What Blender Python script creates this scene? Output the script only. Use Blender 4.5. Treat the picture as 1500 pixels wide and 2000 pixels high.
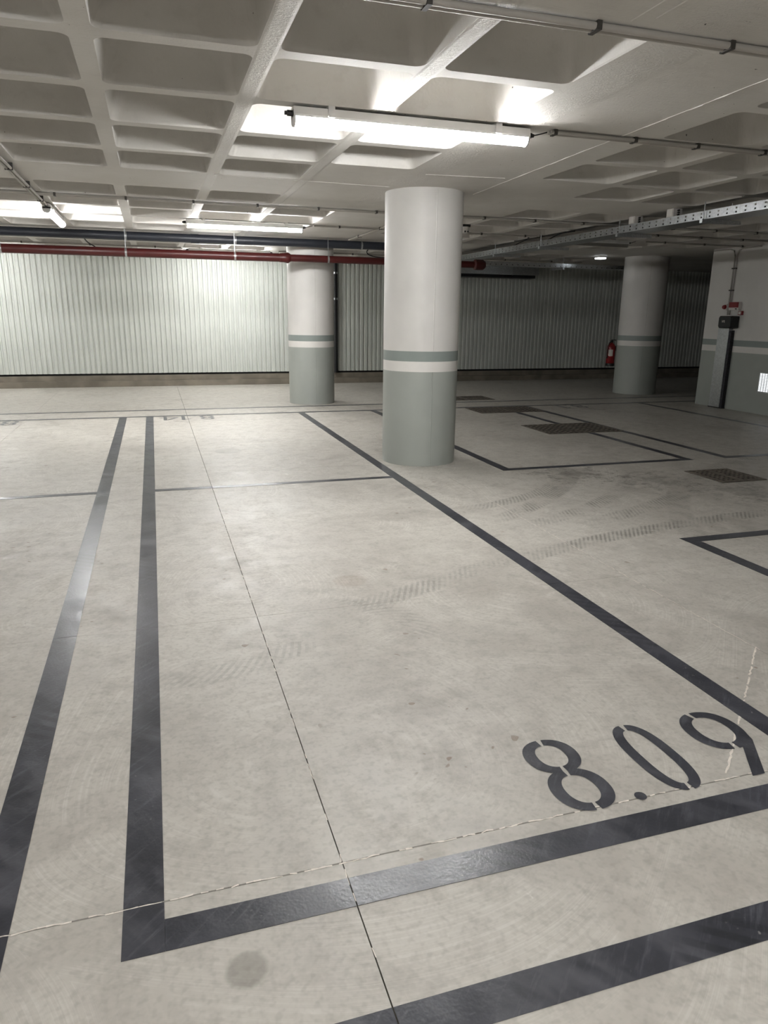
import bpy, bmesh, math, random
from mathutils import Vector, Matrix
random.seed(7)
for o in list(bpy.data.objects): bpy.data.objects.remove(o)
scene = bpy.context.scene
COL = scene.collection
PI = math.pi

# ------------------------------------------------------------------ camera
F_PX, PITCH, YAW, ROLL, CAM_H = 1398.08, 0.269104, 0.306832, 0.012009, 1.5
fw = Vector((math.sin(YAW)*math.cos(PITCH), math.cos(YAW)*math.cos(PITCH), -math.sin(PITCH)))
r0 = Vector((math.cos(YAW), -math.sin(YAW), 0)); u0 = r0.cross(fw)
rr = math.cos(ROLL)*r0 + math.sin(ROLL)*u0
uu = -math.sin(ROLL)*r0 + math.cos(ROLL)*u0
cd = bpy.data.cameras.new('camera'); cam = bpy.data.objects.new('camera', cd); COL.objects.link(cam)
cd.sensor_fit = 'HORIZONTAL'; cd.sensor_width = 36; cd.lens = 36*F_PX/1500
cd.clip_start = 0.05; cd.clip_end = 200
cam.matrix_world = Matrix(((rr.x, uu.x, -fw.x, 0), (rr.y, uu.y, -fw.y, 0), (rr.z, uu.z, -fw.z, CAM_H), (0, 0, 0, 1)))
scene.camera = cam
# ------------------------------------------------------------------ world, exposure
w = bpy.data.worlds.new('world'); scene.world = w; w.use_nodes = True
w.node_tree.nodes['Background'].inputs[0].default_value = (0.75, 0.78, 0.8, 1)
w.node_tree.nodes['Background'].inputs[1].default_value = 0.0
vs = scene.view_settings
vs.view_transform = 'Standard'; vs.look = 'None'; vs.gamma = 1; vs.use_curve_mapping = False
vs.exposure = 0.9
cy = scene.cycles; cy.use_adaptive_sampling = True; cy.adaptive_threshold = .3; cy.adaptive_min_samples = 16
cy.max_bounces = 6; cy.diffuse_bounces = 3; cy.glossy_bounces = 2; cy.transmission_bounces = 0; cy.caustics_reflective = False; cy.sample_clamp_indirect = 8
LAMP = 76.0          # emission of a lit tube diffuser

# ------------------------------------------------------------------ materials
def lin(c):
    return tuple(((v/255)/12.92 if v/255 <= .04045 else ((v/255+.055)/1.055)**2.4) for v in c)
def new_mat(name):
    m = bpy.data.materials.new(name); m.use_nodes = True
    nt = m.node_tree; b = nt.nodes['Principled BSDF']
    return m, nt, b
class N:
    """small node helper"""
    def __init__(s, nt): s.nt = nt
    def add(s, t, **k):
        n = s.nt.nodes.new(t)
        for a, v in k.items(): setattr(n, a, v)
        return n
    def put(s, sock, v):
        if hasattr(v, 'links') or hasattr(v, 'is_output'): s.nt.links.new(v, sock)
        else: sock.default_value = v
    def math(s, op, a, b=None, c=None, clamp=False):
        n = s.add('ShaderNodeMath', operation=op); n.use_clamp = clamp
        s.put(n.inputs[0], a)
        if b is not None: s.put(n.inputs[1], b)
        if c is not None: s.put(n.inputs[2], c)
        return n.outputs[0]
    def vmath(s, op, a, b=None, scale=None):
        n = s.add('ShaderNodeVectorMath', operation=op); s.put(n.inputs[0], a)
        if b is not None: s.put(n.inputs[1], b)
        if scale is not None: n.inputs['Scale'].default_value = scale
        return n
    def pos(s): return s.add('ShaderNodeNewGeometry').outputs['Position']
    def obj(s): return s.add('ShaderNodeTexCoord').outputs['Object']
    def mapping(s, v, scale=(1, 1, 1), rot=(0, 0, 0), loc=(0, 0, 0)):
        n = s.add('ShaderNodeMapping'); s.put(n.inputs[0], v)
        n.inputs['Scale'].default_value = scale; n.inputs['Rotation'].default_value = rot; n.inputs['Location'].default_value = loc
        return n.outputs[0]
    def noise(s, v, scale, detail=4, rough=.55, dist=0):
        n = s.add('ShaderNodeTexNoise'); s.put(n.inputs['Vector'], v)
        n.inputs['Scale'].default_value = scale; n.inputs['Detail'].default_value = detail
        n.inputs['Roughness'].default_value = rough; n.inputs['Distortion'].default_value = dist
        return n.outputs['Fac']
    def ramp(s, f, a, b, c0=0., c1=1.):
        n = s.add('ShaderNodeMapRange'); n.interpolation_type = 'SMOOTHSTEP'
        s.put(n.inputs[0], f); n.inputs[1].default_value = a; n.inputs[2].default_value = b
        n.inputs[3].default_value = c0; n.inputs[4].default_value = c1
        return n.outputs[0]
    def mix(s, f, a, b):
        n = s.add('ShaderNodeMix', data_type='RGBA')
        s.put(n.inputs[0], f)
        for i, v in ((6, a), (7, b)):
            if isinstance(v, tuple) and len(v) == 3: v = v + (1,)
            s.put(n.inputs[i], v)
        return n.outputs[2]
    def bump(s, h, strength, dist=.01):
        n = s.add('ShaderNodeBump'); s.put(n.inputs['Height'], h)
        n.inputs['Strength'].default_value = strength; n.inputs['Distance'].default_value = dist
        return n.outputs[0]
def mat(name, c, rough=.5, metal=0., var=.08, scale=6., bump=0., bscale=40., spec=.5):
    m, nt, b = new_mat(name); n = N(nt); p = n.obj()
    f = n.ramp(n.noise(p, scale, 2), .3, .7)
    c = lin(c)
    nt.links.new(n.mix(f, tuple(v*(1-var) for v in c), tuple(min(1, v*(1+var)) for v in c)), b.inputs['Base Color'])
    b.inputs['Roughness'].default_value = rough; b.inputs['Metallic'].default_value = metal
    b.inputs['Specular IOR Level'].default_value = spec
    if bump: nt.links.new(n.bump(n.noise(p, bscale, 1), bump), b.inputs['Normal'])
    return m
def emit(name, c, s):
    m, nt, b = new_mat(name)
    b.inputs['Base Color'].default_value = (.8, .8, .8, 1); b.inputs['Roughness'].default_value = .4
    b.inputs['Emission Color'].default_value = c+(1,); b.inputs['Emission Strength'].default_value = s
    return m

def arc_track(n, sp, brk, cx, cy, r, wdt, a0, a1, amt, freq):
    """dusty tyre print along a circle arc, slanted tread, in floor metres"""
    dx = n.math('SUBTRACT', sp.outputs[0], cx); dy = n.math('SUBTRACT', sp.outputs[1], cy)
    off = n.math('SUBTRACT', n.math('SQRT', n.math('MULTIPLY_ADD', dx, dx, n.math('MULTIPLY', dy, dy))), r)
    band = n.ramp(n.math('ABSOLUTE', off), wdt*.3, wdt*.5, 1, 0)
    ang = n.math('ARCTAN2', dy, dx)
    ends = n.math('MULTIPLY', n.ramp(ang, a0, a0+.4*(a1-a0)*.6), n.ramp(ang, a1-.4*(a1-a0)*.6, a1, 1, 0))
    tr = n.ramp(n.math('SINE', n.math('MULTIPLY_ADD', ang, r*freq, n.math('MULTIPLY', off, freq))), -.5, .6, .25, 1)
    return n.math('MULTIPLY', n.math('MULTIPLY', band, ends), n.math('MULTIPLY', n.math('MULTIPLY', tr, brk), amt))

def concrete_floor():
    m, nt, b = new_mat('polished_concrete'); n = N(nt); p = n.pos()
    big = n.ramp(n.noise(p, .5, 2, .6), .3, .72)
    mid = n.noise(p, 2.3, 4, .7, .8)
    midr = n.ramp(mid, .3, .7)
    fine = n.noise(p, 46, 1, .6)
    # power-trowel arcs: rings about scattered centres
    wob = n.add('ShaderNodeTexNoise'); n.put(wob.inputs['Vector'], p); wob.inputs['Scale'].default_value = .8; wob.inputs['Detail'].default_value = 0
    pv = n.vmath('ADD', p, n.vmath('SCALE', wob.outputs['Color'], scale=.5).outputs[0]).outputs[0]
    vo = n.add('ShaderNodeTexVoronoi'); n.put(vo.inputs['Vector'], pv); vo.inputs['Scale'].default_value = .55
    ring = n.add('ShaderNodeTexNoise', noise_dimensions='1D'); n.put(ring.inputs['W'], n.math('MULTIPLY', vo.outputs['Distance'], 26)); ring.inputs['Detail'].default_value = 3
    ring.inputs['Roughness'].default_value = .7
    rg_ = n.math('MULTIPLY', n.ramp(ring.outputs['Fac'], .42, .68), n.ramp(mid, .42, .6))
    c = n.mix(big, lin((171, 166, 158)), lin((185, 181, 173)))
    c = n.mix(n.math('MULTIPLY', midr, .55), c, lin((198, 194, 185)))
    c = n.mix(n.math('MULTIPLY', rg_, .34), c, lin((212, 209, 202)))
    grn = n.noise(p, 8.5, 4, .78); gr = n.ramp(grn, .42, .68)
    c = n.mix(n.math('MULTIPLY', gr, .34), c, lin((146, 141, 133)))
    c = n.mix(n.ramp(fine, .45, .75, 0, .3), c, lin((140, 134, 126)))
    drt = n.ramp(n.noise(pv, 1.25, 4, .8), .53, .72, 0, .45)
    c = n.mix(drt, c, lin((138, 132, 124)))
    # pale chalky scuffs
    sc = n.math('MULTIPLY', n.ramp(grn, .33, .26), n.ramp(mid, .46, .6))
    c = n.mix(n.math('MULTIPLY', sc, .6), c, lin((226, 223, 217)))
    # brown specks
    spk = n.math('MULTIPLY', n.ramp(n.noise(p, 21, 0, .5), .74, .78), n.ramp(drt, .02, .2))
    c = n.mix(n.math('MULTIPLY', spk, .6), c, lin((116, 94, 74)))
    # tyre prints
    sp = n.add('ShaderNodeSeparateXYZ'); n.put(sp.inputs[0], p)
    brk = n.ramp(mid, .36, .6)
    tot = None
    for a in ((4.95, -3.67, 8.05, .2, 1.52, 1.98, .62, 150), (.27, 8.63, 4.43, .2, -1.12, -.48, .6, 140), (1.22, 8.39, 4.07, .2, -1.28, -.6, .62, 140),
              (1.91, 7.29, 2.22, .18, -1.5, -.5, .5, 140), (-2.9, 13.83, 11.1, .2, -1.26, -1.06, .34, 140), (.85, 11.18, 7.05, .22, -1.28, -.9, .5, 140),
              (.75, 3.06, .42, .18, -.4, 1.8, .3, 120), (-.04, 3.92, 1.07, .18, -1.75, -.8, .26, 130), (7.4, 2.2, 4.2, .24, 1.5, 2.9, .5, 120)):
        t = arc_track(n, sp, brk, *a); tot = t if tot is None else n.math('MAXIMUM', tot, t)
    c = n.mix(tot, c, lin((88, 83, 76)))
    # damp round spot and faint stains
    wv = n.math('SUBTRACT', gr, .5)
    for x, y, r, amt, col in ((.11, 1.375, .052, .42, (104, 100, 92)), (.72, 8.1, .16, .3, (120, 116, 108)), (1.0, 3.8, .1, .2, (126, 96, 70)), (3.9, 6.1, .5, .5, (88, 82, 75)), (4.5, 5.6, .5, .45, (88, 82, 75)), (5.0, 5.0, .55, .35, (92, 86, 79))):
        d = n.math('ADD', n.vmath('DISTANCE', p, (x, y, 0)).outputs['Value'], n.math('MULTIPLY', wv, r*(.2 if r < .2 else -.9)))
        c = n.mix(n.ramp(d, r*(.75 if r < .2 else .2), r*1.05, amt, 0), c, lin(col))
    nt.links.new(c, b.inputs['Base Color'])
    nt.links.new(n.math('MULTIPLY_ADD', midr, .14, n.math('MULTIPLY_ADD', gr, .1, .37)), b.inputs['Roughness'])
    b.inputs['Specular IOR Level'].default_value = .4
    h = n.math('ADD', fine, n.math('MULTIPLY', ring.outputs['Fac'], .8))
    nt.links.new(n.bump(h, .12, .004), b.inputs['Normal'])
    return m
def line_paint():
    m, nt, b = new_mat('charcoal_line_paint'); n = N(nt); p = n.pos()
    a = n.ramp(n.noise(p, 3.2, 2, .7), .3, .7)
    sx = n.noise(n.mapping(n.mapping(p, rot=(0, 0, .8)), (20, 2.2, 1)), 2.4, 4, .7)
    c = n.mix(a, lin((50, 51, 57)), lin((64, 65, 72)))
    c = n.mix(n.math('MULTIPLY', n.ramp(sx, .5, .75), .55), c, lin((98, 99, 106)))
    ch = n.math('MULTIPLY', n.ramp(n.noise(p, 34, 2, .7), .66, .74), n.ramp(n.noise(p, 1.7, 3), .48, .64))
    c = n.mix(n.math('MULTIPLY', ch, .7), c, lin((150, 148, 146)))
    hz = n.math('MULTIPLY', n.ramp(n.noise(n.mapping(n.mapping(p, rot=(0, 0, -.6)), (3, 1.2, 1)), 2.6, 3, .7), .42, .7), .5)
    c = n.mix(hz, c, lin((92, 92, 98)))
    ps = n.add('ShaderNodeSeparateXYZ'); n.put(ps.inputs[0], p)
    lug = n.ramp(n.math('SINE', n.math('MULTIPLY_ADD', ps.outputs[0], 70., n.math('MULTIPLY', ps.outputs[1], 95.))), -.2, .5)
    lug = n.math('MULTIPLY', lug, n.ramp(n.noise(p, 1.5, 2), .54, .62))
    c = n.mix(n.math('MULTIPLY', lug, .5), c, lin((36, 37, 41)))
    nt.links.new(c, b.inputs['Base Color'])
    nt.links.new(n.math('ADD', .28, n.math('MULTIPLY', hz, .2)), b.inputs['Roughness'])
    b.inputs['Specular IOR Level'].default_value = .5
    nt.links.new(n.bump(n.noise(p, 90, 1), .12, .004), b.inputs['Normal'])
    return m
def ceiling_paint(rough_strip=True):
    m, nt, b = new_mat('painted_ceiling_concrete'); n = N(nt); p = n.pos()
    a = n.ramp(n.noise(p, 1.1, 3, .6), .3, .7)
    c = n.mix(a, lin((204, 200, 194)), lin((216, 213, 208)))
    st = n.noise(n.mapping(p, (4, 26, 4), (0, 0, .12)), 2, 3, .7)
    c = n.mix(n.math('MULTIPLY', n.ramp(st, .5, .75), .22), c, lin((182, 177, 170)))
    pin = n.math('MULTIPLY', n.ramp(n.noise(p, 30, 2, .5), .76, .79), 1.0)
    c = n.mix(pin, c, lin((70, 66, 60)))
    nt.links.new(c, b.inputs['Base Color']); b.inputs['Roughness'].default_value = .62
    # lumpy laitance along two ribs (x about 1.39 and 2.17)
    s = n.add('ShaderNodeSeparateXYZ'); n.put(s.inputs[0], p)
    m1 = n.ramp(n.math('ABSOLUTE', n.math('SUBTRACT', s.outputs[0], 1.385)), .03, .05, 1, 0)
    m2 = n.ramp(n.math('ABSOLUTE', n.math('SUBTRACT', s.outputs[0], 2.27)), .03, .2, 1, 0)
    m3 = n.ramp(n.math('ABSOLUTE', n.math('SUBTRACT', s.outputs[0], .585)), .03, .05, .45, 0)
    m4 = n.ramp(s.outputs[2], 2.651, 2.66, 1, 0)
    mk = n.math('MULTIPLY', n.math('MAXIMUM', n.math('MAXIMUM', m1, n.math('MULTIPLY', m2, .7)), m3), m4)
    lump = n.noise(n.mapping(p, (1, 1.6, 1), (0, 0, .5)), 34, 3, .6, 1.5)
    h = n.math('ADD', n.math('MULTIPLY', lump, n.math('MULTIPLY', mk, 22.0)), n.math('ADD', n.math('MULTIPLY', st, .6), n.noise(p, 60, 2)))
    nt.links.new(n.bump(h, .35, .004), b.inputs['Normal'])
    return m
def galv(name='galvanised_steel', rough=.32):
    m, nt, b = new_mat(name); n = N(nt); p = n.obj()
    v = n.add('ShaderNodeTexVoronoi'); n.put(v.inputs['Vector'], p); v.inputs['Scale'].default_value = 60
    c = n.mix(n.ramp(v.outputs['Color'], .2, .8), lin((182, 185, 187)), lin((198, 201, 203)))
    nt.links.new(c, b.inputs['Base Color']); b.inputs['Metallic'].default_value = .9; b.inputs['Roughness'].default_value = rough
    return m
M = {}
M['floor'] = concrete_floor(); M['line'] = line_paint(); M['ceil'] = ceiling_paint()
M['joint'] = mat('joint_dust', (112, 104, 94), .9, var=.3, scale=30)
M['filler'] = mat('white_joint_crumb', (226, 218, 208), .9, var=.1, scale=40)
M['white'] = mat('white_column_paint', (212, 209, 205), .55, var=.03, scale=3, bump=.05, bscale=25)
M['whiteband'] = mat('white_band_paint', (222, 219, 214), .5, var=.02)
M['green'] = mat('grey_green_paint', (160, 164, 158), .42, var=.03, scale=3, bump=.04, bscale=25)
M['stripe'] = mat('grey_stripe_paint', (139, 147, 143), .45, var=.03)
M['sheet'] = mat('white_corrugated_steel', (204, 207, 201), .42, var=.03, scale=2)
M['plinth'] = mat('rough_plinth_concrete', (126, 119, 107), .85, var=.2, scale=3, bump=.3, bscale=30)
M['black'] = mat('black_gap', (14, 14, 14), .8)
M['darkpipe'] = mat('dark_grey_pvc', (44, 47, 54), .38, var=.05)
M['redpipe'] = mat('red_pipe_paint', (68, 17, 16), .38, var=.08)
M['blackpipe'] = mat('black_downpipe', (22, 22, 24), .5)
M['galv'] = galv(); M['tray'] = galv('tray_steel', .28)
M['conduit'] = mat('grey_conduit', (168, 163, 156), .5, var=.03)
M['clip'] = mat('dark_conduit_clip', (60, 57, 53), .5)
M['lampbody'] = mat('light_grey_lamp_housing', (196, 194, 190), .45, var=.02)
M['blackplastic'] = mat('black_plastic', (20, 20, 21), .4)
M['tube'] = emit('lit_diffuser', (1.0, 1.0, .99), LAMP)
M['tubeoff'] = mat('unlit_diffuser', (120, 118, 114), .35, var=.02)
M['emerg'] = emit('emergency_diffuser', (.92, .97, 1.0), 3)
M['panelglow'] = emit('lit_panel', (.93, .97, 1.0), .6)
M['grate'] = mat('rusty_grate_steel', (112, 104, 95), .55, .4, var=.3, scale=14)
M['pit_shade'] = mat('drain_pit_shade', (24, 22, 20), .9)
M['red'] = mat('red_enamel', (124, 14, 20), .35, var=.05)
M['label'] = mat('paper_label', (206, 200, 192), .6)
M['offwhite'] = mat('off_white_plastic', (208, 204, 198), .45, var=.02)
M['chain'] = mat('dark_steel', (58, 58, 62), .5, .6, var=.2, scale=30)

# ------------------------------------------------------------------ mesh helpers
class MB:
    def __init__(s): s.v = []; s.f = []; s.smooth = []
    def face(s, pts, sm=False):
        i = len(s.v); s.v += [tuple(p) for p in pts]; s.f.append(tuple(range(i, i+len(pts)))); s.smooth.append(sm)
    def box(s, x0, x1, y0, y1, z0, z1):
        i = len(s.v)
        s.v += [(x0, y0, z0), (x1, y0, z0), (x1, y1, z0), (x0, y1, z0), (x0, y0, z1), (x1, y0, z1), (x1, y1, z1), (x0, y1, z1)]
        for q in ((3, 2, 1, 0), (4, 5, 6, 7), (0, 1, 5, 4), (1, 2, 6, 5), (2, 3, 7, 6), (3, 0, 4, 7)):
            s.f.append(tuple(i+k for k in q)); s.smooth.append(False)
        return s
    def rings(s, rings, cap0=True, cap1=True, closed=True, sm=True):
        n = len(rings[0]); base = len(s.v)
        for r in rings: s.v += [tuple(p) for p in r]
        for k in range(len(rings)-1):
            for j in range(n if closed else n-1):
                a = base+k*n+j; b_ = base+k*n+(j+1) % n
                s.f.append((a, b_, b_+n, a+n)); s.smooth.append(sm)
        if cap0: s.f.append(tuple(base+j for j in reversed(range(n)))); s.smooth.append(False)
        if cap1: s.f.append(tuple(base+(len(rings)-1)*n+j for j in range(n))); s.smooth.append(False)
        return s
    def tube(s, path, r, n=10, caps=True):
        path = [Vector(p) for p in path]; rs = r if isinstance(r, (list, tuple)) else [r]*len(path)
        rings = []; up = Vector((0, 0, 1))
        for i, p in enumerate(path):
            d = (path[min(i+1, len(path)-1)]-path[max(i-1, 0)]).normalized()
            a = d.cross(up) if abs(d.dot(up)) < .98 else d.cross(Vector((0, 1, 0)))
            a.normalize(); b_ = a.cross(d)
            rings.append([p+rs[i]*(math.cos(2*PI*k/n)*a+math.sin(2*PI*k/n)*b_) for k in range(n)])
        return s.rings(rings, caps, caps)
    def lathe(s, c, prof, n=24):
        return s.rings([[(c[0]+r*math.cos(2*PI*k/n), c[1]+r*math.sin(2*PI*k/n), c[2]+z) for k in range(n)] for r, z in prof])
    def build(s, name, m, parent=None, loc=None):
        me = bpy.data.meshes.new(name); me.from_pydata(s.v, [], s.f); me.update()
        for p, sm in zip(me.polygons, s.smooth): p.use_smooth = sm
        if any(s.smooth): me.set_sharp_from_angle(angle=.7)
        me.materials.append(M[m] if isinstance(m, str) else m)
        o = bpy.data.objects.new(name, me); COL.objects.link(o)
        if loc: o.location = loc
        if parent: attach(o, parent)
        return o
def attach(o, parent):
    o.parent = parent
    o.matrix_parent_inverse = Matrix.Translation(-world_loc(parent))
def world_loc(o):
    v = Vector(o.location)
    if o.parent: v = v + world_loc(o.parent) + o.matrix_parent_inverse.translation
    return v
def empty(name, loc=(0, 0, 0), parent=None):
    o = bpy.data.objects.new(name, None); COL.objects.link(o); o.location = loc; o.empty_display_size = .1
    if parent: attach(o, parent)
    return o
def tag(o, label, cat=None, group=None):
    o['label'] = label
    if cat: o['category'] = cat
    if group: o['group'] = group
    return o
def struct(o): o['kind'] = 'structure'; return o
def inst(o, parent, loc):
    c = o.copy(); COL.objects.link(c); c.location = loc; c.parent = parent
    c.matrix_parent_inverse = o.matrix_parent_inverse.copy(); return c

ZC = 2.65            # soffit height
YW = 16.0            # face of the corrugated wall
XL, XR, YN, YF = -8.43, 14.0, -5.5, 16.2

# ------------------------------------------------------------------ floor: slabs, joints, painted lines
floor = struct(MB().box(XL, XR, YN, YF, -.15, -.02).build('floor', 'joint'))
tag(floor, 'grey polished concrete garage floor with dark painted bay lines')
XJ = [.41+2.21*k for k in range(-3, 7)]; YJ = [-1.9, 1.645, 3.43, 6.99, 10.55, 14.11]
xe = [XL]+[x for x in XJ if XL < x < XR]+[XR]; ye = [YN]+YJ+[YF]
G = .0028
def gap(j): return .0026 if abs(j-1.645) < .01 else .0018 if abs(j-.41) < .01 else .001
for i in range(len(xe)-1):
    for j in range(len(ye)-1):
        MB().box(xe[i]+gap(xe[i]), xe[i+1]-gap(xe[i+1]), ye[j]+gap(ye[j]), ye[j+1]-gap(ye[j+1]), -.02, 0).build('slab', 'floor', floor)
# white crumbs in the sawn joint of the near bay and the diagonal crack
def ribbon(pts, wmin, wmax, z, name, m, skip=.2):
    b = MB()
    for i in range(len(pts)-1):
        if random.random() < skip: continue
        a, c = Vector(pts[i]), Vector(pts[i+1]); d = (c-a).normalized(); nn = Vector((-d.y, d.x))
        w0, w1 = random.uniform(wmin, wmax), random.uniform(wmin, wmax)
        P = [a-nn*w0, c-nn*w1, c+nn*w1, a+nn*w0]
        b.face([(p.x, p.y, z) for p in P])
    return b.build(name, m, floor)
pts = [(x*.02-2.2, 1.645+random.uniform(-.003, .003)) for x in range(0, 260)]
ribbon(pts, .001, .0034, .0009, 'joint_filler', 'filler', .25)['label'] = 'ragged white crumbs along the sawn joint'
pts = [(2.63+(1.77-2.63)*t/60+random.uniform(-.004, .004), 2.43+(1.67-2.43)*t/60+random.uniform(-.003, .003)) for t in range(61)]
ribbon(pts, .002, .005, .0009, 'crack', 'filler', .12)['label'] = 'short white diagonal crack beside the bay number'
pts = [(.41+random.uniform(-.002, .002), 1.2+.03*k) for k in range(0, 160)]
ribbon(pts, .0006, .0018, .0007, 'joint_filler', 'filler', .72)
pts = [(2.62+random.uniform(-.003, .003), 2.4+.03*k) for k in range(0, 100)]
ribbon(pts, .001, .0022, .0007, 'joint_filler', 'filler', .06)

def cuts(a, b, js):
    e = [a]
    for j in js:
        if a+.01 < j < b-.01: e += [j-gap(j), j+gap(j)]
    e.append(b); return [(e[i], e[i+1]) for i in range(0, len(e), 2)]
def paint(x0, x1, y0, y1, label=None, z=.0016):
    b = MB()
    for xa, xb in cuts(x0, x1, XJ):
        for ya, yb in cuts(y0, y1, YJ): b.box(xa, xb, ya, yb, .0004, z)
    o = b.build('painted_line', 'line', floor)
    if label: o['label'] = label
    return o
paint(-.55, -.445, 1.2, 11.12, 'long dark line of the neighbouring left bay')
paint(-.176, -.074, 1.484, 11.12, 'left side line of bay 8.09 running back to bay 8.14')
paint(2.09, 2.19, 1.585, 11.12, 'right side line of bay 8.09 passing the round column')
paint(-.0735, 2.19, 1.484, 1.584, 'front line of bay 8.09')
paint(-3.0, 6.0, 1.085, 1.185, 'aisle edge line in the foreground')
paint(-.0735, 2.0895, 6.33, 6.41, 'thin line between bays 8.09 and 8.14')
paint(-3.2, -.5505, 6.36, 6.44)
paint(-8.0, 12.0, 11.125, 11.215, 'far bay end line')
paint(-8.0, 12.0, 11.86, 11.95, 'far aisle line in front of the corrugated wall')
paint(-3.0, -2.9, 1.2, 11.12)
paint(3.27, 3.37, 6.36, 11.12, 'bay line starting behind the round column')
paint(3.3705, 5.58, 6.36, 6.45); paint(5.48, 5.58, 6.4505, 11.12); paint(6.0, 6.1, 6.36, 11.12)
paint(6.1005, 8.44, 6.36, 6.45); paint(8.35, 8.44, 6.4505, 11.12)
paint(3.45, 3.55, -.8, 3.875, 'bay line corner at the right edge of the picture'); paint(3.45, 5.7, 3.876, 3.975); paint(5.6, 5.7, -.8, 3.875)

# stencilled bay numbers ------------------------------------------------------
def sup(t, rx, ry, e):
    c, s = math.cos(t), math.sin(t)
    return rx*math.copysign(abs(c)**(2/e), c), ry*math.copysign(abs(s)**(2/e), s)
def arcstrip(cx, cy, ro, ri, a0, a1, e=2.2, n=22):
    """quads between outer and inner oval"""
    q = []
    for k in range(n):
        t0, t1 = a0+(a1-a0)*k/n, a0+(a1-a0)*(k+1)/n
        o0, o1, i0, i1 = sup(t0, *ro, e), sup(t1, *ro, e), sup(t0, *ri, e), sup(t1, *ri, e)
        q.append([(cx+o0[0], cy+o0[1]), (cx+o1[0], cy+o1[1]), (cx+i1[0], cy+i1[1]), (cx+i0[0], cy+i0[1])])
    return q
SL = .075
def d8():
    q = []
    for cy, ro, ri in ((.297, (.1, .098), (.053, .064)), (.108, (.104, .108), (.056, .072))):
        q += arcstrip(.104, cy, ro, ri, -PI/2+SL, PI/2-SL) + arcstrip(.104, cy, ro, ri, PI/2+SL, 3*PI/2-SL)
    return q
def d0():
    s = .07
    return arcstrip(.088, .1975, (.088, .1975), (.046, .162), -PI/2+s, PI/2-s, 2.5) + arcstrip(.088, .1975, (.088, .1975), (.046, .162), PI/2+s, 3*PI/2-s, 2.5)
def d9():
    q = arcstrip(.112, .271, (.112, .124), (.064, .086), -PI/2+.05, PI/2+.09) + arcstrip(.112, .271, (.112, .124), (.064, .086), PI/2+.25, 3*PI/2-.1)
    q.append([(.214, .215), (.205, .178), (.15, .15), (.13, .165)])
    q.append([(.205, .178), (.088, 0), (.036, 0), (.135, .15)])
    return q
def dot(): return arcstrip(.02, .02, (.02, .02), (.0, .0), 0, 2*PI, 2, 16)
def d1(): return [[(.035, 0), (.085, 0), (.085, .395), (.035, .395)], [(.028, .385), (.028, .335), (-.045, .29), (-.045, .335)]]
def d4(): return [[(.13, 0), (.18, 0), (.18, .395), (.13, .395)], [(.122, .395), (.122, .33), (.03, .15), (-.03, .15)], [(-.03, .142), (.122, .142), (.122, .1), (-.03, .1)], [(.188, .142), (.235, .142), (.235, .1), (.188, .1)]]
def number(chars, ox, oy, flip, label, z=.0017):
    """chars: (builder, local x)"""
    s = -1 if flip else 1
    e = empty('bay_number', (ox, oy, 0), floor); e['label'] = label
    for fn, lx in chars:
        b = MB()
        for i, q in enumerate(fn()):
            P = [(ox+s*(lx+x), oy+s*y) for x, y in q]
            ar = sum(P[i][0]*P[(i+1) % 4][1]-P[(i+1) % 4][0]*P[i][1] for i in range(4))
            if ar < 0: P.reverse()
            zz = z+.0003*(i//44)+(.0003 if i > 44 and fn is d9 else 0)
            b.face([(x, y, zz) for x, y in P])
        b.build('digit' if fn is not dot else 'decimal_point', 'line', e)
number([(d8, 0), (dot, .25), (d0, .37), (d9, .668)], 1.14, 1.632, False, 'stencilled bay number 8.09')
number([(d8, 0), (dot, .25), (d1, .385), (d4, .545)], .79, 11.1, True, 'stencilled bay number 8.14 facing the far aisle')
number([(d8, 0), (dot, .25)], -1.86, 11.1, True, 'stencilled 8 of the left bay number')
number([(d8, 0), (dot, .25), (d1, .385)], 7.1, 11.1, True, 'faint stencilled number of the far right bay')

# ------------------------------------------------------------------ waffle ceiling
P_, HW = .795, .3475
xc = [1.43+HW-P_*k for k in range(6, -1, -1)] + [3.31+HW+P_*k for k in range(7)]
yc = [2.97+HW+P_*k for k in range(5)] + [7.73+HW+P_*k for k in range(5)] + [12.9+HW+P_*k for k in range(3)]
solid = {(6, 4), (7, 4), (6, 5), (7, 5), (6, 9), (7, 9), (6, 10), (7, 10), (13, 9), (13, 10)}
def edges(cs, lo, hi):
    e = [lo]; iv = []
    for i, c in enumerate(cs):
        a, b_ = c-P_/2, c+P_/2
        if a-e[-1] > .02: iv.append((e[-1], a, None)); e.append(a)
        iv.append((e[-1], b_, i)); e.append(b_)
    if hi-e[-1] > .02: iv.append((e[-1], hi, None))
    return iv
NC = 6
def rsq(h, r):
    pts = []
    for qd in range(4):
        sx = (1, -1, -1, 1)[qd]; sy = (1, 1, -1, -1)[qd]
        for k in range(NC+1):
            t = qd*PI/2+PI/2*k/NC
            pts.append((sx*(h-r)+r*math.cos(t), sy*(h-r)+r*math.sin(t)))
    return pts
b = MB(); cof = []
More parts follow.
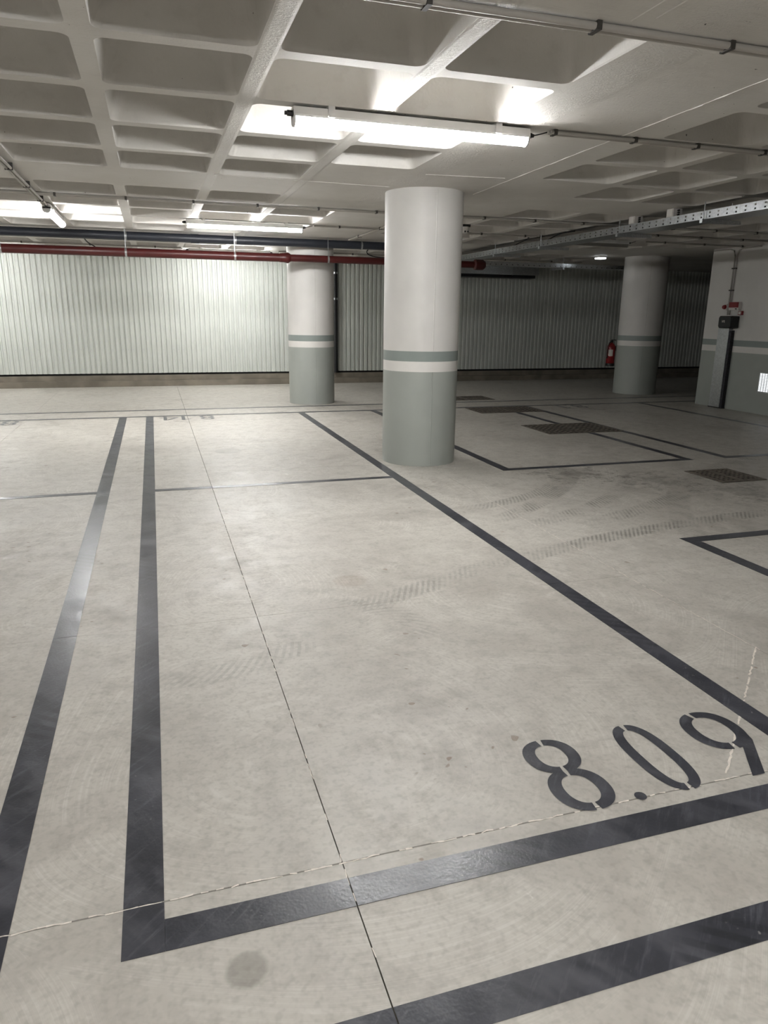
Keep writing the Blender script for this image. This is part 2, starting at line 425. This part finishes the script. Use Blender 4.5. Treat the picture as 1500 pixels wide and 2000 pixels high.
for xa, xb, ix in edges(xc, XL, XR):
    for ya, yb, iy in edges(yc, YN, YF):
        if ix is None or iy is None or (ix, iy) in solid:
            b.face([(xa, ya, ZC), (xa, yb, ZC), (xb, yb, ZC), (xb, ya, ZC)]); continue
        cx, cy = xc[ix], yc[iy]; cof.append((cx, cy))
        P = [(cx+x, cy+y, ZC) for x, y in rsq(HW, .055)]
        C = [(xb, yb, ZC), (xa, yb, ZC), (xa, ya, ZC), (xb, ya, ZC)]
        for qd in range(4):
            s = qd*(NC+1)
            for k in range(NC): b.face([P[s+k], P[s+k+1], C[qd]][::-1])
            nx = (s+NC+1) % (4*(NC+1))
            b.face([P[s+NC], P[nx], C[(qd+1) % 4], C[qd]][::-1])
b.box(XL, XR, YN, YF, ZC+.42, ZC+.5)
ceil = struct(b.build('ceiling', 'ceil')); tag(ceil, 'white painted concrete waffle ceiling with square coffers')
def coffer():
    b = MB(); prof = [(HW, .055, 0), (HW-.004, .062, .012), (HW-.02, .085, .10), (HW-.035, .10, .26), (HW-.06, .11, .31), (HW-.11, .12, .33)]
    R_ = [[(x, y, z) for x, y in rsq(h, r)][::-1] for h, r, z in prof]
    b.rings(R_, cap0=False, cap1=True)
    return b
c0 = coffer().build('coffer', 'ceil', ceil, (cof[0][0], cof[0][1], ZC))
for x, y in cof[1:]: inst(c0, ceil, (x, y, ZC))
# formwork seams: thin ridges
for (x0, y0, x1, y1) in ((1.92, YN, 1.92, 2.86), (2.0, YN, 2.0, 2.8), (2.99, 2.9, 3.1, 7.0), (2.3, 6.2, 3.0, 6.12), (.6, 6.86, 2.2, 6.9), (3.05, 7.6, 3.12, 11.6)):
    b = MB(); n = 40; pv = None
    for k in range(n):
        t0, t1 = k/n, (k+1)/n; wd = random.uniform(.002, .004); j0 = random.uniform(-.003, .003)
        xa, ya, xb, yb = x0+(x1-x0)*t0, y0+(y1-y0)*t0, x0+(x1-x0)*t1, y0+(y1-y0)*t1
        d = Vector((xb-xa, yb-ya, 0)).normalized(); nn = Vector((-d.y, d.x, 0))
        A, B = Vector((xa, ya, ZC))+nn*j0, Vector((xb, yb, ZC))+nn*j0; dn = Vector((0, 0, -wd*1.3))
        b.face([A-nn*wd, B-nn*wd, B+dn, A+dn][::-1]); b.face([A+dn, B+dn, B+nn*wd, A+nn*wd][::-1])
    b.build('formwork_seam', 'ceil', ceil)

# ------------------------------------------------------------------ back wall: corrugated sheets over a plinth
wall = struct(MB().box(XL, XR, YW+.04, YF+.02, .0, ZC).build('wall_back', 'black')); tag(wall, 'white corrugated metal wall above a low concrete plinth')
def sheet_mesh():
    b = MB(); prof = []
    for k in range(10):
        x = k*.1
        prof += [(x, 0), (x+.052, 0), (x+.064, .024), (x+.088, .024)]
    prof.append((1.0, 0))
    z0, z1 = .262, ZC-.005
    for i in range(len(prof)-1):
        (xa, ya), (xb, yb) = prof[i], prof[i+1]
        b.face([(xa, ya, z0), (xb, yb, z0), (xb, yb, z1), (xa, ya, z1)])
    return b
xs = XL; s0 = None; sc0 = None; k = 0
while xs < XR-.05:
    if s0 is None: s0 = sheet_mesh().build('corrugated_sheet', 'sheet', wall, (xs, YW, 0)); cur = s0
    else: cur = inst(s0, wall, (xs, YW, 0))
    if xs < 3:
        if sc0 is None:
            b = MB()
            for q in range(5):
                for zz in (.74, 2.2): b.tube([(q*.2+.026, 0, zz), (q*.2+.026, -.006, zz)], .008, 6)
            b.tube([(.93, 0, .74), (.93, -.006, .74)], .008, 6)
            sc0 = b.build('screw_row', 'galv', cur, (0, 0, 0)); sc0.parent = cur; sc0.matrix_parent_inverse = Matrix()
        else:
            c = sc0.copy(); COL.objects.link(c); c.parent = cur
    xs += 1.0
MB().box(XL, XR, YW-.03, YW+.05, .12, .222).build('plinth_upper', 'plinth', wall)
MB().box(XL, XR, YW-.12, YW+.05, 0, .118).build('plinth_kerb', 'plinth', wall)

# right wall with painted dado
XW = 9.36
def dado(mk, name_top, parent=None):
    out = []
    for nm, m, z0, z1 in ((name_top, 'white', 1.153, ZC), ('grey_stripe', 'stripe', 1.054, 1.153), ('white_stripe', 'whiteband', .953, 1.054), ('grey_dado', 'green', 0, .953)):
        out.append(mk(nm, m, z0, z1))
    return out
def mkw(nm, m, z0, z1): return MB().box(XW, XW+.9, YN, 10.83, z0, z1).build(nm, m)
ws = dado(mkw, 'wall_right'); struct(ws[0]); tag(ws[0], 'white painted side wall with grey dado at the right edge')
for o in ws[1:]: attach(o, ws[0])

# ------------------------------------------------------------------ round columns
def column(x, y, r, label, seam_a):
    e = tag(empty('column', (x, y, 0)), label, 'column', 'round concrete columns')
    def mk(nm, m, z0, z1):
        n = 64
        return MB().rings([[(x+r*math.cos(2*PI*k/n), y+r*math.sin(2*PI*k/n), z) for k in range(n)] for z in (z0, z1)]).build(nm, m, e)
    dado(mk, 'upper_shaft')
    a, d = seam_a, .006/r
    for z0, z1, m in ((1.16, ZC-.01, 'white'), (.01, .95, 'green')):
        b = MB(); R3 = [(r, a-d), (r+.0025, a), (r, a+d)]
        for (ra, ta), (rb, tb) in zip(R3, R3[1:]):
            b.face([(x+ra*math.cos(ta), y+ra*math.sin(ta), z0), (x+rb*math.cos(tb), y+rb*math.sin(tb), z0), (x+rb*math.cos(tb), y+rb*math.sin(tb), z1), (x+ra*math.cos(ta), y+ra*math.sin(ta), z1)])
        b.build('formwork_seam', m, e)
    return e
column(2.639, 7.138, .386, 'nearest thick round white column with grey base, standing beside bay 8.09', -PI/2-.35+.32)
column(2.599, 12.466, .391, 'round white column with grey base behind the red pipe, against the lit corrugated wall', -1.6)
column(9.42, 12.72, .42, 'round column with grey base in the dark far right, beside the red extinguisher', -2.0)

# ------------------------------------------------------------------ tube lights
def tube_light(c, length, axis, lit, label, gland=1):
    """batten luminaire under the soffit; c = (x, y) of the middle"""
    e = tag(empty('tube_light', (c[0], c[1], ZC)), label, 'ceiling light', 'batten tube lights')
    def T(l, s, z): return (c[0]+l, c[1]+s, ZC+z) if axis == 'x' else (c[0]-s, c[1]+l, ZC+z)
    h = length/2
    def ext(prof, l0, l1, name, m, sm=False, ends=True):
        b = MB(); b.rings([[T(l, s, z) for s, z in prof] for l in (l0, l1)], ends, ends, sm=sm); return b.build(name, m, e)
    ext([(-.043, -.066), (.043, -.066), (.046, -.055), (.038, -.014), (-.038, -.014), (-.046, -.055)], -h, h, 'housing', 'lampbody')
    pr = [(.042*math.cos(t), -.066-.044*math.sin(t)**.7 if 0 < t < PI else -.066) for t in [PI*k/12 for k in range(13)]]
    ext(pr, -h+.012, h-.012, 'diffuser', 'tube' if lit else 'tubeoff', True)
    pe = [(.045*math.cos(t), -.05-.064*math.sin(t)**.6 if 0 < t < PI else -.05) for t in [PI*k/12 for k in range(13)]]
    for s in (-1, 1): ext(pe, s*h-.012 if s > 0 else -h, h if s > 0 else -h+.012, 'end_cap', 'lampbody')
    for s in (-1, 1):
        b = MB(); l = s*(h-.22)
        b.rings([[T(l+dl, sx*.052, z) for sx, z in ((-1, -.06), (1, -.06), (1, -.0), (-1, -.0))] for dl in (-.02, .02)], sm=False)
        b.build('mounting_clip', 'lampbody', e)
    for s in (-1, 1):
        b = MB(); r_ = .016
        b.tube([T(s*h, 0, -.045), T(s*(h+.03), 0, -.045)], [r_, r_], 8)
        b.tube([T(s*(h+.03), 0, -.045), T(s*(h+.045), 0, -.045)], [.011, .011], 8)
        if gland == s or gland == 2: b.tube([T(s*(h+.04), 0, -.045), T(s*(h+.08), 0, -.035), T(s*(h+.14), 0, -.017)], .004, 6)
        b.build('cable_gland', 'blackplastic', e)
    return e
tube_light((1.60, 4.51), 1.5, 'x', True, 'large lit tube light nearest the viewer, above bay 8.09')
tube_light((1.25, 10.07), 1.5, 'x', True, 'lit tube light parallel to the pipes in front of them, left of the near column')
tube_light((-1.02, 9.95), 1.5, 'y', True, 'lit tube light pointing away at the far left, end of a long conduit', -1)
tube_light((1.48, 14.4), 1.5, 'x', True, 'lit tube light close to the corrugated wall, half hidden behind the red pipe', -1)
tube_light((6.5, 10.07), 1.15, 'x', False, 'unlit dark tube light under the ceiling right of the cable tray')
tube_light((-3.3, 14.4), 1.5, 'x', True, 'lit tube light near the corrugated wall, past the left edge of the picture')
tube_light((-3.9, 4.51), 1.5, 'x', True, 'lit tube light over the left bays, past the left edge of the picture')
tube_light((.9, -.5), 1.5, 'x', True, 'lit tube light over the aisle behind the viewer')
tube_light((-3.0, -.5), 1.5, 'x', True, 'lit tube light over the aisle behind the viewer at the left')

# ------------------------------------------------------------------ conduits
def conduit(p0, p1, label, clips, sep=.03, two=True, r=.0115, z=ZC-.017):
    d = Vector((p1[0]-p0[0], p1[1]-p0[1], 0)); L = d.length; d.normalize(); nn = Vector((-d.y, d.x, 0))
    e = tag(empty('conduit', (p0[0], p0[1], ZC)), label, 'conduit', 'surface conduits under the ceiling')
    for s in ((-.5, .5) if two else (0,)):
        o = nn*s*sep
        MB().tube([(p0[0]+o.x, p0[1]+o.y, z), (p1[0]+o.x, p1[1]+o.y, z)], r, 10).build('tube', 'conduit', e)
    ks = clips if isinstance(clips, (list, tuple)) else [.35+clips*k for k in range(int((L-.35)/clips)+1)]
    for t in ks:
        b = MB(); c = Vector((p0[0], p0[1], 0))+d*t; hw = sep*.5+r+.004 if two else r+.004
        q = [(s*hw, zz) for s, zz in ((-1, ZC-z+.0), (-1, -r-.003), (1, -r-.003), (1, ZC-z))]
        b.rings([[tuple(c+d*dl+nn*a)[:2]+(z+zz,) for a, zz in q] for dl in (-.011, .011)], sm=False)
        b.build('clip', 'clip', e)
    return e
conduit((.2, 2.92), (6.5, 2.92), 'pair of grey conduits crossing the nearest part of the ceiling', [.87, 1.6, 2.26, 3.0, 3.7], .034, r=.014)
conduit((2.51, 4.51), (9.3, 4.51), 'grey conduits leading right from the nearest lit tube light', [.03, .63, 1.13, 1.7, 2.4, 3.2])
conduit((-8, 8.48), (9.3, 8.48), 'long grey conduits crossing the ceiling in front of the far lit tubes', .68, .028)
conduit((-1.02, 3.0), (-1.02, 9.08), 'grey conduits running along the left rib to the tube light pointing away', .9, z=ZC-.042)
conduit((2.16, 10.07), (5.5, 10.07), 'grey conduit leading right from the far lit tube to behind the near column', .7, two=False)
conduit((3.08, 8.55), (3.08, 11.7), 'grey conduits running back towards the far round column', 1.1)
conduit((5.9, 9.28), (9.3, 9.28), 'grey conduits under the dark ceiling towards the right wall', .75)
conduit((7.4, 10.07), (9.3, 10.07), 'grey conduit continuing from the unlit tube light to the right wall', .75, two=False)
conduit((-2.4, 14.4), (.6, 14.4), 'conduits close to the corrugated wall above the red pipe', 1.1)
conduit((2.4, 14.4), (9.0, 14.4), 'conduits close to the corrugated wall behind the far round column', 1.1)

# ------------------------------------------------------------------ hanging pipes
YP = 11.8
def hanger(e, x, y, z, r, m='galv'):
    b = MB(); n = 14
    for yy in (-.0,):
        ring = [[(x+dx, y+(r+g)*math.cos(2*PI*k/n), z+(r+g)*math.sin(2*PI*k/n)) for k in range(n)] for dx, g in ((-.014, .004), (.014, .004))]
        b.rings(ring, False, False)
    b.build('pipe_clamp', m, e)
    MB().tube([(x, y-.0, z+r), (x, y, ZC)], .005, 6).build('hanger_rod', m, e)
e = tag(empty('drain_pipe', (0, YP, 2.565)), 'dark grey drain pipe hung under the ceiling above the red pipe', 'pipe')
MB().tube([(XL, YP, 2.565), (3.6, YP, 2.57), (4.75, YP, 2.572)], .062, 18).build('pipe', 'darkpipe', e)
for x in (-2.0, -.28, 1.3, 3.3): hanger(e, x, YP, 2.567, .062)
for x in (-5.2, .7, 4.4): MB().tube([(x-.06, YP, 2.567), (x+.06, YP, 2.567)], .068, 18).build('socket', 'darkpipe', e)
YR = 11.66
e = tag(empty('sprinkler_pipe', (0, YR, 2.33)), 'red water pipe running across in front of the corrugated wall, with capped end', 'pipe')
MB().tube([(XL, YR, 2.325), (2.05, YR, 2.33)], .062, 18).build('pipe', 'redpipe', e)
MB().tube([(2.02, YR, 2.33), (5.35, YR, 2.325)], .054, 18).build('pipe', 'redpipe', e)
MB().tube([(1.95, YR, 2.33), (2.02, YR, 2.33), (2.08, YR, 2.33), (2.12, YR, 2.33)], [.066, .07, .082, .06], 18).build('coupling', 'redpipe', e)
MB().tube([(5.22, YR, 2.325), (5.24, YR, 2.325), (5.38, YR, 2.325), (5.42, YR, 2.325)], [.06, .085, .085, .06], 18).build('end_cap', 'redpipe', e)
for x in (-1.93, -.29, 1.27, 2.72, 4.3): hanger(e, x, YR, 2.327, .062 if x < 2 else .054)
e = tag(empty('downpipe', (3.87, YW-.07, .1)), 'slim black downpipe on the corrugated wall beside the far round column', 'pipe')
MB().tube([(3.87, YW-.065, .235), (3.87, YW-.065, 2.46), (3.87, YW-.065, 2.6)], [.055, .055, .055], 14).build('pipe', 'blackpipe', e)
for z in (2.36, 1.82): MB().tube([(3.87, YW-.06, z-.02), (3.87, YW-.06, z+.02)], .06, 14).build('pipe_clamp', 'galv', e)

# ------------------------------------------------------------------ cable trays
def tray(label, axis, fixed, a0, a1, wd, z0, z1, rods):
    e = tag(empty('cable_tray', ((fixed, a0, z0) if axis == 'y' else (a0, fixed, z0))), label, 'cable tray', 'perforated metal cable trays')
    def T(s, l, z): return (fixed+s, l, z) if axis == 'y' else (l, fixed+s, z)
    t = .002
    def q(b, s0, s1, l0, l1, za, zb):
        A = [T(s0, l0, za), T(s1, l1, zb)]
        b.box(min(A[0][0], A[1][0]), max(A[0][0], A[1][0]), min(A[0][1], A[1][1]), max(A[0][1], A[1][1]), za, zb)
    b = MB(); q(b, 0, wd, a0, a1, z0, z0+t); b.build('tray_bottom', 'tray', e)
    for s in (0, wd):     # side rails: top and bottom flanges with webs between slots
        b = MB(); s_ = (s, s+t) if s == 0 else (s-t, s)
        h = z1-z0
        for za, zb in ((z0+t, z0+h*.16), (z0+h*.36, z0+h*.62), (z0+h*.82, z1)): q(b, s_[0], s_[1], a0, a1, za, zb)
        l = a0
        while l < a1:
            q(b, s_[0], s_[1], l+.022, min(l+.12, a1), z0+h*.16, z0+h*.36); q(b, s_[0], s_[1], l+.022, min(l+.12, a1), z0+h*.62, z0+h*.82); l += .12
        q(b, min(s, s+(.012 if s == 0 else -.012)), max(s, s+(.012 if s == 0 else -.012)), a0, a1, z1, z1+t)
        b.build('side_rail', 'tray', e)
    b = MB()
    for k in range(5): b.tube([T(.03+.05*k, a0, z0+.025+.012*(k % 2)), T(.035+.05*k, (a0+a1)/2, z0+.022), T(.03+.05*k, a1, z0+.025)], .02, 7)
    b.build('cables', 'blackplastic', e)  # unseen bundle added inside the tray to make the rail slots look dark
    for r in rods:
        for s in (-.02, wd+.02):
            MB().tube([T(s, r, z0-.03), T(s, r, ZC)], .005, 6).build('hanger_rod', 'galv', e)
        b = MB(); q(b, -.05, wd+.14, r-.02, r+.02, z0-.04, z0-.002); b.build('support_strut', 'galv', e)
    return e
tray('perforated metal cable tray hung from the ceiling, running from upper right towards the back', 'y', 5.5, 3.0, 13.2, .3, 2.485, 2.565, (4.6, 6.55, 8.0, 9.9, 11.4))
tray('darker cable tray along the back wall behind the capped red pipe', 'x', 13.5, 5.55, 9.8, .25, 2.46, 2.53, (6.2, 8.0))
def jbox(y, label):
    e = tag(empty('junction_box', (5.52, y, 2.568)), label, 'junction box', 'junction boxes on the cable tray')
    MB().box(5.49, 5.60, y-.055, y+.055, 2.568, 2.648).build('body', 'offwhite', e)
    MB().box(5.484, 5.4895, y-.045, y+.045, 2.575, 2.64).build('cover', 'offwhite', e)
    for k in (0, 1, 2): MB().tube([(5.545, y-.055, 2.585+.022*k), (5.545, y-.08, 2.585+.022*k)], .009, 8).build('gland', 'blackplastic', e)
jbox(7.78, 'grey junction box on the cable tray, the farther of the two')
jbox(7.1, 'grey junction box on the cable tray, the nearer of the two')
def cable(pts, r, label):
    cu = bpy.data.curves.new('t', 'CURVE'); cu.dimensions = '3D'; sp = cu.splines.new('NURBS'); sp.points.add(len(pts)-1)
    for p, q in zip(sp.points, pts): p.co = (*q, 1)
    sp.use_endpoint_u = True; sp.order_u = 3; cu.resolution_u = 6
    ob = bpy.data.objects.new('t', cu); COL.objects.link(ob)
    bpy.context.view_layer.update()
    me = ob.to_mesh(); vv = [v.co.copy() for v in me.vertices]; ob.to_mesh_clear()
    bpy.data.objects.remove(ob); bpy.data.curves.remove(cu)
    o = MB().tube(vv, r, 7).build('cable', 'blackplastic'); tag(o, label, 'cable', 'loose black cables')
cable([(5.6, 9.2, 2.63), (5.6, 9.5, 2.64), (5.55, 9.62, 2.61), (5.55, 9.72, 2.585), (5.56, 9.85, 2.572)], .008, 'black cable dropping from the ceiling into the cable tray, near one')
cable([(5.4, 10.14, 2.62), (5.5, 10.25, 2.635), (5.55, 10.6, 2.62), (5.56, 10.9, 2.575)], .008, 'black cable dropping from the ceiling into the cable tray, far one')
cable([(3.72, 12.6, 2.63), (3.6, 12.6, 2.56), (3.66, 12.6, 2.48), (3.9, 12.6, 2.45), (4.3, 12.6, 2.46)], .009, 'curled black cable between the two pipes beside the near column')
cable([(-.95, 13.0, 2.64), (-.9, 13.0, 2.55), (-.78, 13.0, 2.5), (-.74, 13.0, 2.44)], .009, 'black cable hanging behind the red pipe at the far left')

# ------------------------------------------------------------------ drain gratings
def grate(x0, x1, y0, y1, label, nx, ny):
    e = tag(empty('drain_grate', ((x0+x1)/2, (y0+y1)/2, 0)), label, 'drain grate', 'steel floor gratings')
    MB().box(x0, x1, y0, y1, .0004, .002).build('pit_shade', 'pit_shade', e)  # flat dark plate on the slab, its colour paints the shade below the bars
    b = MB(); t = .03
    for a in ((x0, x1, y0, y0+t), (x0, x1, y1-t, y1), (x0, x0+t, y0+t, y1-t), (x1-t, x1, y0+t, y1-t)): b.box(*a, .002, .007)
    b.build('frame', 'grate', e)
    b = MB()
    for k in range(1, nx): x = x0+(x1-x0)*k/nx; b.box(x-.012, x+.012, y0+t, y1-t, .002, .0055)
    for k in range(1, ny): y = y0+(y1-y0)*k/ny; b.box(x0+t, x1-t, y-.012, y+.012, .002, .005)
    b.build('bar_grid', 'grate', e)
    xm = (x0+x1)/2; MB().box(xm-.02, xm+.02, y0+t, y1-t, .003, .0065).build('cross_bar', 'grate', e)
grate(4.91, 6.05, 8.30, 9.10, 'rusty floor grating in the dark bay, second nearest of the row', 14, 8)
grate(4.91, 6.04, 10.42, 11.06, 'rusty floor grating on the far bay line, third of the row', 14, 7)
grate(5.05, 5.58, 5.34, 5.87, 'small square floor grating nearest the viewer at the right', 9, 9)
grate(4.95, 5.99, 12.15, 12.75, 'farthest floor grating, partly hidden by the near column', 13, 6)

# ------------------------------------------------------------------ fire extinguisher on the far right column
ex, ey, ez = 9.0, 13.03, .53
e = tag(empty('fire_extinguisher', (ex, ey, ez)), 'red fire extinguisher hung on the dark far right column', 'extinguisher')
MB().lathe((ex, ey, ez), [(.07, 0), (.085, .02), (.085, .36), (.075, .41), (.045, .445), (.028, .455), (.028, .47)], 20).build('cylinder', 'red', e)
MB().lathe((ex, ey, ez), [(.084, -.004), (.088, 0), (.088, .05), (.085, .052)], 20).build('base_ring', 'blackplastic', e)
MB().box(ex-.018, ex+.018, ey-.03, ey+.03, ez+.47, ez+.515).build('valve', 'blackplastic', e)
MB().box(ex-.012, ex+.012, ey-.13, ey+.01, ez+.515, ez+.53).build('lever', 'blackplastic', e)
MB().tube([(ex-.02, ey-.02, ez+.49), (ex-.09, ey-.05, ez+.46), (ex-.105, ey-.03, ez+.36), (ex-.1, ey-.02, ez+.15)], .01, 8).build('hose', 'blackplastic', e)
b = MB(); aa = [-2.75+.15*k for k in range(8)]
b.rings([[(ex+.0865*math.cos(t), ey+.0865*math.sin(t), ez+z) for t in aa] for z in (.2, .33)], False, False, closed=False); b.build('label_sticker', 'label', e)
MB().box(ex+.08, ex+.1, ey-.06, ey+.0, ez+.3, ez+.4).build('bracket', 'galv', e)

# ------------------------------------------------------------------ fittings on the right wall
e = tag(empty('cable_post', (9.29, 10.25, 0)), 'grey metal post on the right wall below the black box', 'post')
MB().box(9.285, 9.36, 10.15, 10.40, .015, 1.34).build('cover', 'galv', e)
MB().box(9.295, 9.36, 10.10, 10.15, .015, 1.31).build('side_channel', 'chain', e)
b = MB()
for k in range(26): b.tube([(9.327, 10.1, .05+.048*k), (9.327, 10.092, .05+.048*k)], .013, 8)
b.build('chain', 'blackplastic', e)
MB().box(9.28, 9.36, 10.09, 10.41, 0, .015).build('base_plate', 'blackplastic', e)
e = tag(empty('operator_box', (9.25, 10.14, 1.34)), 'black plastic box with small white logo on top of the grey post', 'control box')
def rbox(x0, x1, y0, y1, z0, z1, r):
    b = MB(); n = 5
    def ring(x, ins):
        p = []
        for sy, sz, a0 in ((1, 1, 0), (-1, 1, PI/2), (-1, -1, PI), (1, -1, 3*PI/2)):
            for k in range(n): t = a0+PI/2*k/(n-1); p.append((x, (y0+y1)/2+sy*((y1-y0)/2-r-ins)+r*math.cos(t), (z0+z1)/2+sz*((z1-z0)/2-r-ins)+r*math.sin(t)))
        return p
    return b.rings([ring(x1, 0), ring(x0+.03, 0), ring(x0, .018)][::-1], sm=False)
rbox(9.2, 9.355, 10.03, 10.34, 1.345, 1.545, .02).build('housing', 'blackplastic', e)
b = MB()
def bar(y0, y1, z0, z1): b.box(9.197, 9.1995, y0, y1, z0, z1)
bar(10.236, 10.242, 1.44, 1.478); bar(10.222, 10.236, 1.44, 1.446); bar(10.222, 10.228, 1.446, 1.46); bar(10.222, 10.236, 1.458, 1.463)      # b
bar(10.205, 10.211, 1.44, 1.476); bar(10.196, 10.216, 1.46, 1.465); bar(10.198, 10.206, 1.473, 1.478)    # f
bar(10.184, 10.19, 1.436, 1.472); bar(10.176, 10.196, 1.46, 1.465); bar(10.176, 10.185, 1.436, 1.441)    # t
b.build('logo', 'label', e)
e = tag(empty('alarm_sounder', (9.34, 10.13, 1.63)), 'red and white alarm box on the right wall above the black box', 'alarm')
MB().box(9.30, 9.358, 10.02, 10.24, 1.64, 1.77).build('housing', 'offwhite', e)
MB().box(9.286, 9.30, 10.03, 10.23, 1.68, 1.768).build('red_lens', 'red', e)
MB().box(9.28, 9.30, 10.06, 10.08, 1.652, 1.668).build('button', 'blackplastic', e)
e = tag(empty('call_point', (9.34, 10.37, 1.66)), 'small dark red round button on the right wall left of the alarm box', 'button')
MB().box(9.335, 9.358, 10.33, 10.41, 1.64, 1.74).build('plate', 'offwhite', e)
MB().tube([(9.335, 10.37, 1.69), (9.30, 10.37, 1.69)], [.038, .03], 14).build('knob', 'red', e)
e = tag(empty('call_point', (9.34, 10.0, 1.55)), 'small reddish box under the alarm box on the right wall', 'button')
MB().box(9.32, 9.358, 9.96, 10.04, 1.56, 1.625).build('plate', 'red', e)
MB().box(9.313, 9.32, 9.975, 10.025, 1.57, 1.615).build('cover', 'offwhite', e)
e = tag(empty('wall_conduit', (9.345, 10.28, 1.55)), 'pair of conduits dropping down the right wall to the black box', 'conduit')
for y, z in ((10.30, 1.56), (10.255, 1.56)):
    s = 1 if y > 10.28 else -1
    MB().tube([(9.343, y+s*.5, ZC-.03), (9.343, y+s*.12, ZC-.03), (9.343, y+s*.03, ZC-.06), (9.343, y, ZC-.14), (9.343, y, z)], .011, 8).build('tube', 'conduit', e)
for z in (2.3, 1.95): MB().box(9.325, 9.358, 10.235, 10.325, z, z+.02).build('clip', 'clip', e)
e = tag(empty('wall_light', (9.35, 9.2, .36)), 'bright white recessed light low on the grey right wall', 'wall light')
MB().box(9.335, 9.362, 8.95, 9.41, .35, .67).build('frame', 'galv', e)
MB().box(9.330, 9.335, 8.98, 9.39, .37, .655).build('diffuser', 'panelglow', e)
b = MB()
for k in range(1, 12): z = .37+.285*k/12; b.box(9.326, 9.330, 8.98, 9.39, z-.003, z+.003)
for k in range(1, 8): y = 8.98+.41*k/8; b.box(9.325, 9.330, y-.004, y+.004, .37, .655)
b.build('louvre', 'galv', e)

# ------------------------------------------------------------------ small ceiling devices, duct at the back
e = tag(empty('gas_detector', (4.0, 9.28, ZC)), 'small white detector under the ceiling right of the near column', 'detector')
MB().box(3.94, 4.07, 9.24, 9.34, ZC-.03, ZC).build('base', 'blackplastic', e)
MB().lathe((4.005, 9.28, ZC-.11), [(.02, 0), (.045, .008), (.058, .03), (.058, .08)], 18).build('head', 'offwhite', e)
for x in (3.99, 4.03): MB().tube([(x, 9.235, ZC-.09), (x, 9.22, ZC-.09)], .011, 8).build('sensor', 'blackplastic', e)
e = tag(empty('emergency_light', (8.45, 12.86, ZC)), 'small lit emergency light on the dark ceiling at the back right', 'emergency light')
MB().box(8.38, 8.53, 12.78, 12.96, ZC-.03, ZC).build('housing', 'lampbody', e)
MB().box(8.385, 8.525, 12.785, 12.955, ZC-.055, ZC-.03).build('diffuser', 'emerg', e)
e = tag(empty('air_duct', (7.4, 15.7, 2.4)), 'silver rectangular duct under the ceiling at the dark back wall', 'duct')
MB().box(5.6, 8.56, 15.45, 15.9, 2.405, 2.6).build('casing', 'galv', e)
MB().box(5.58, 8.5, 15.5, 15.88, 2.34, 2.404).build('dark_underside', 'blackplastic', e)  # plain black slab forming the dark underside of the duct
for x in (6.2, 7.9): MB().box(x-.012, x+.012, 15.44, 15.91, 2.4, 2.608).build('joint_flange', 'galv', e)
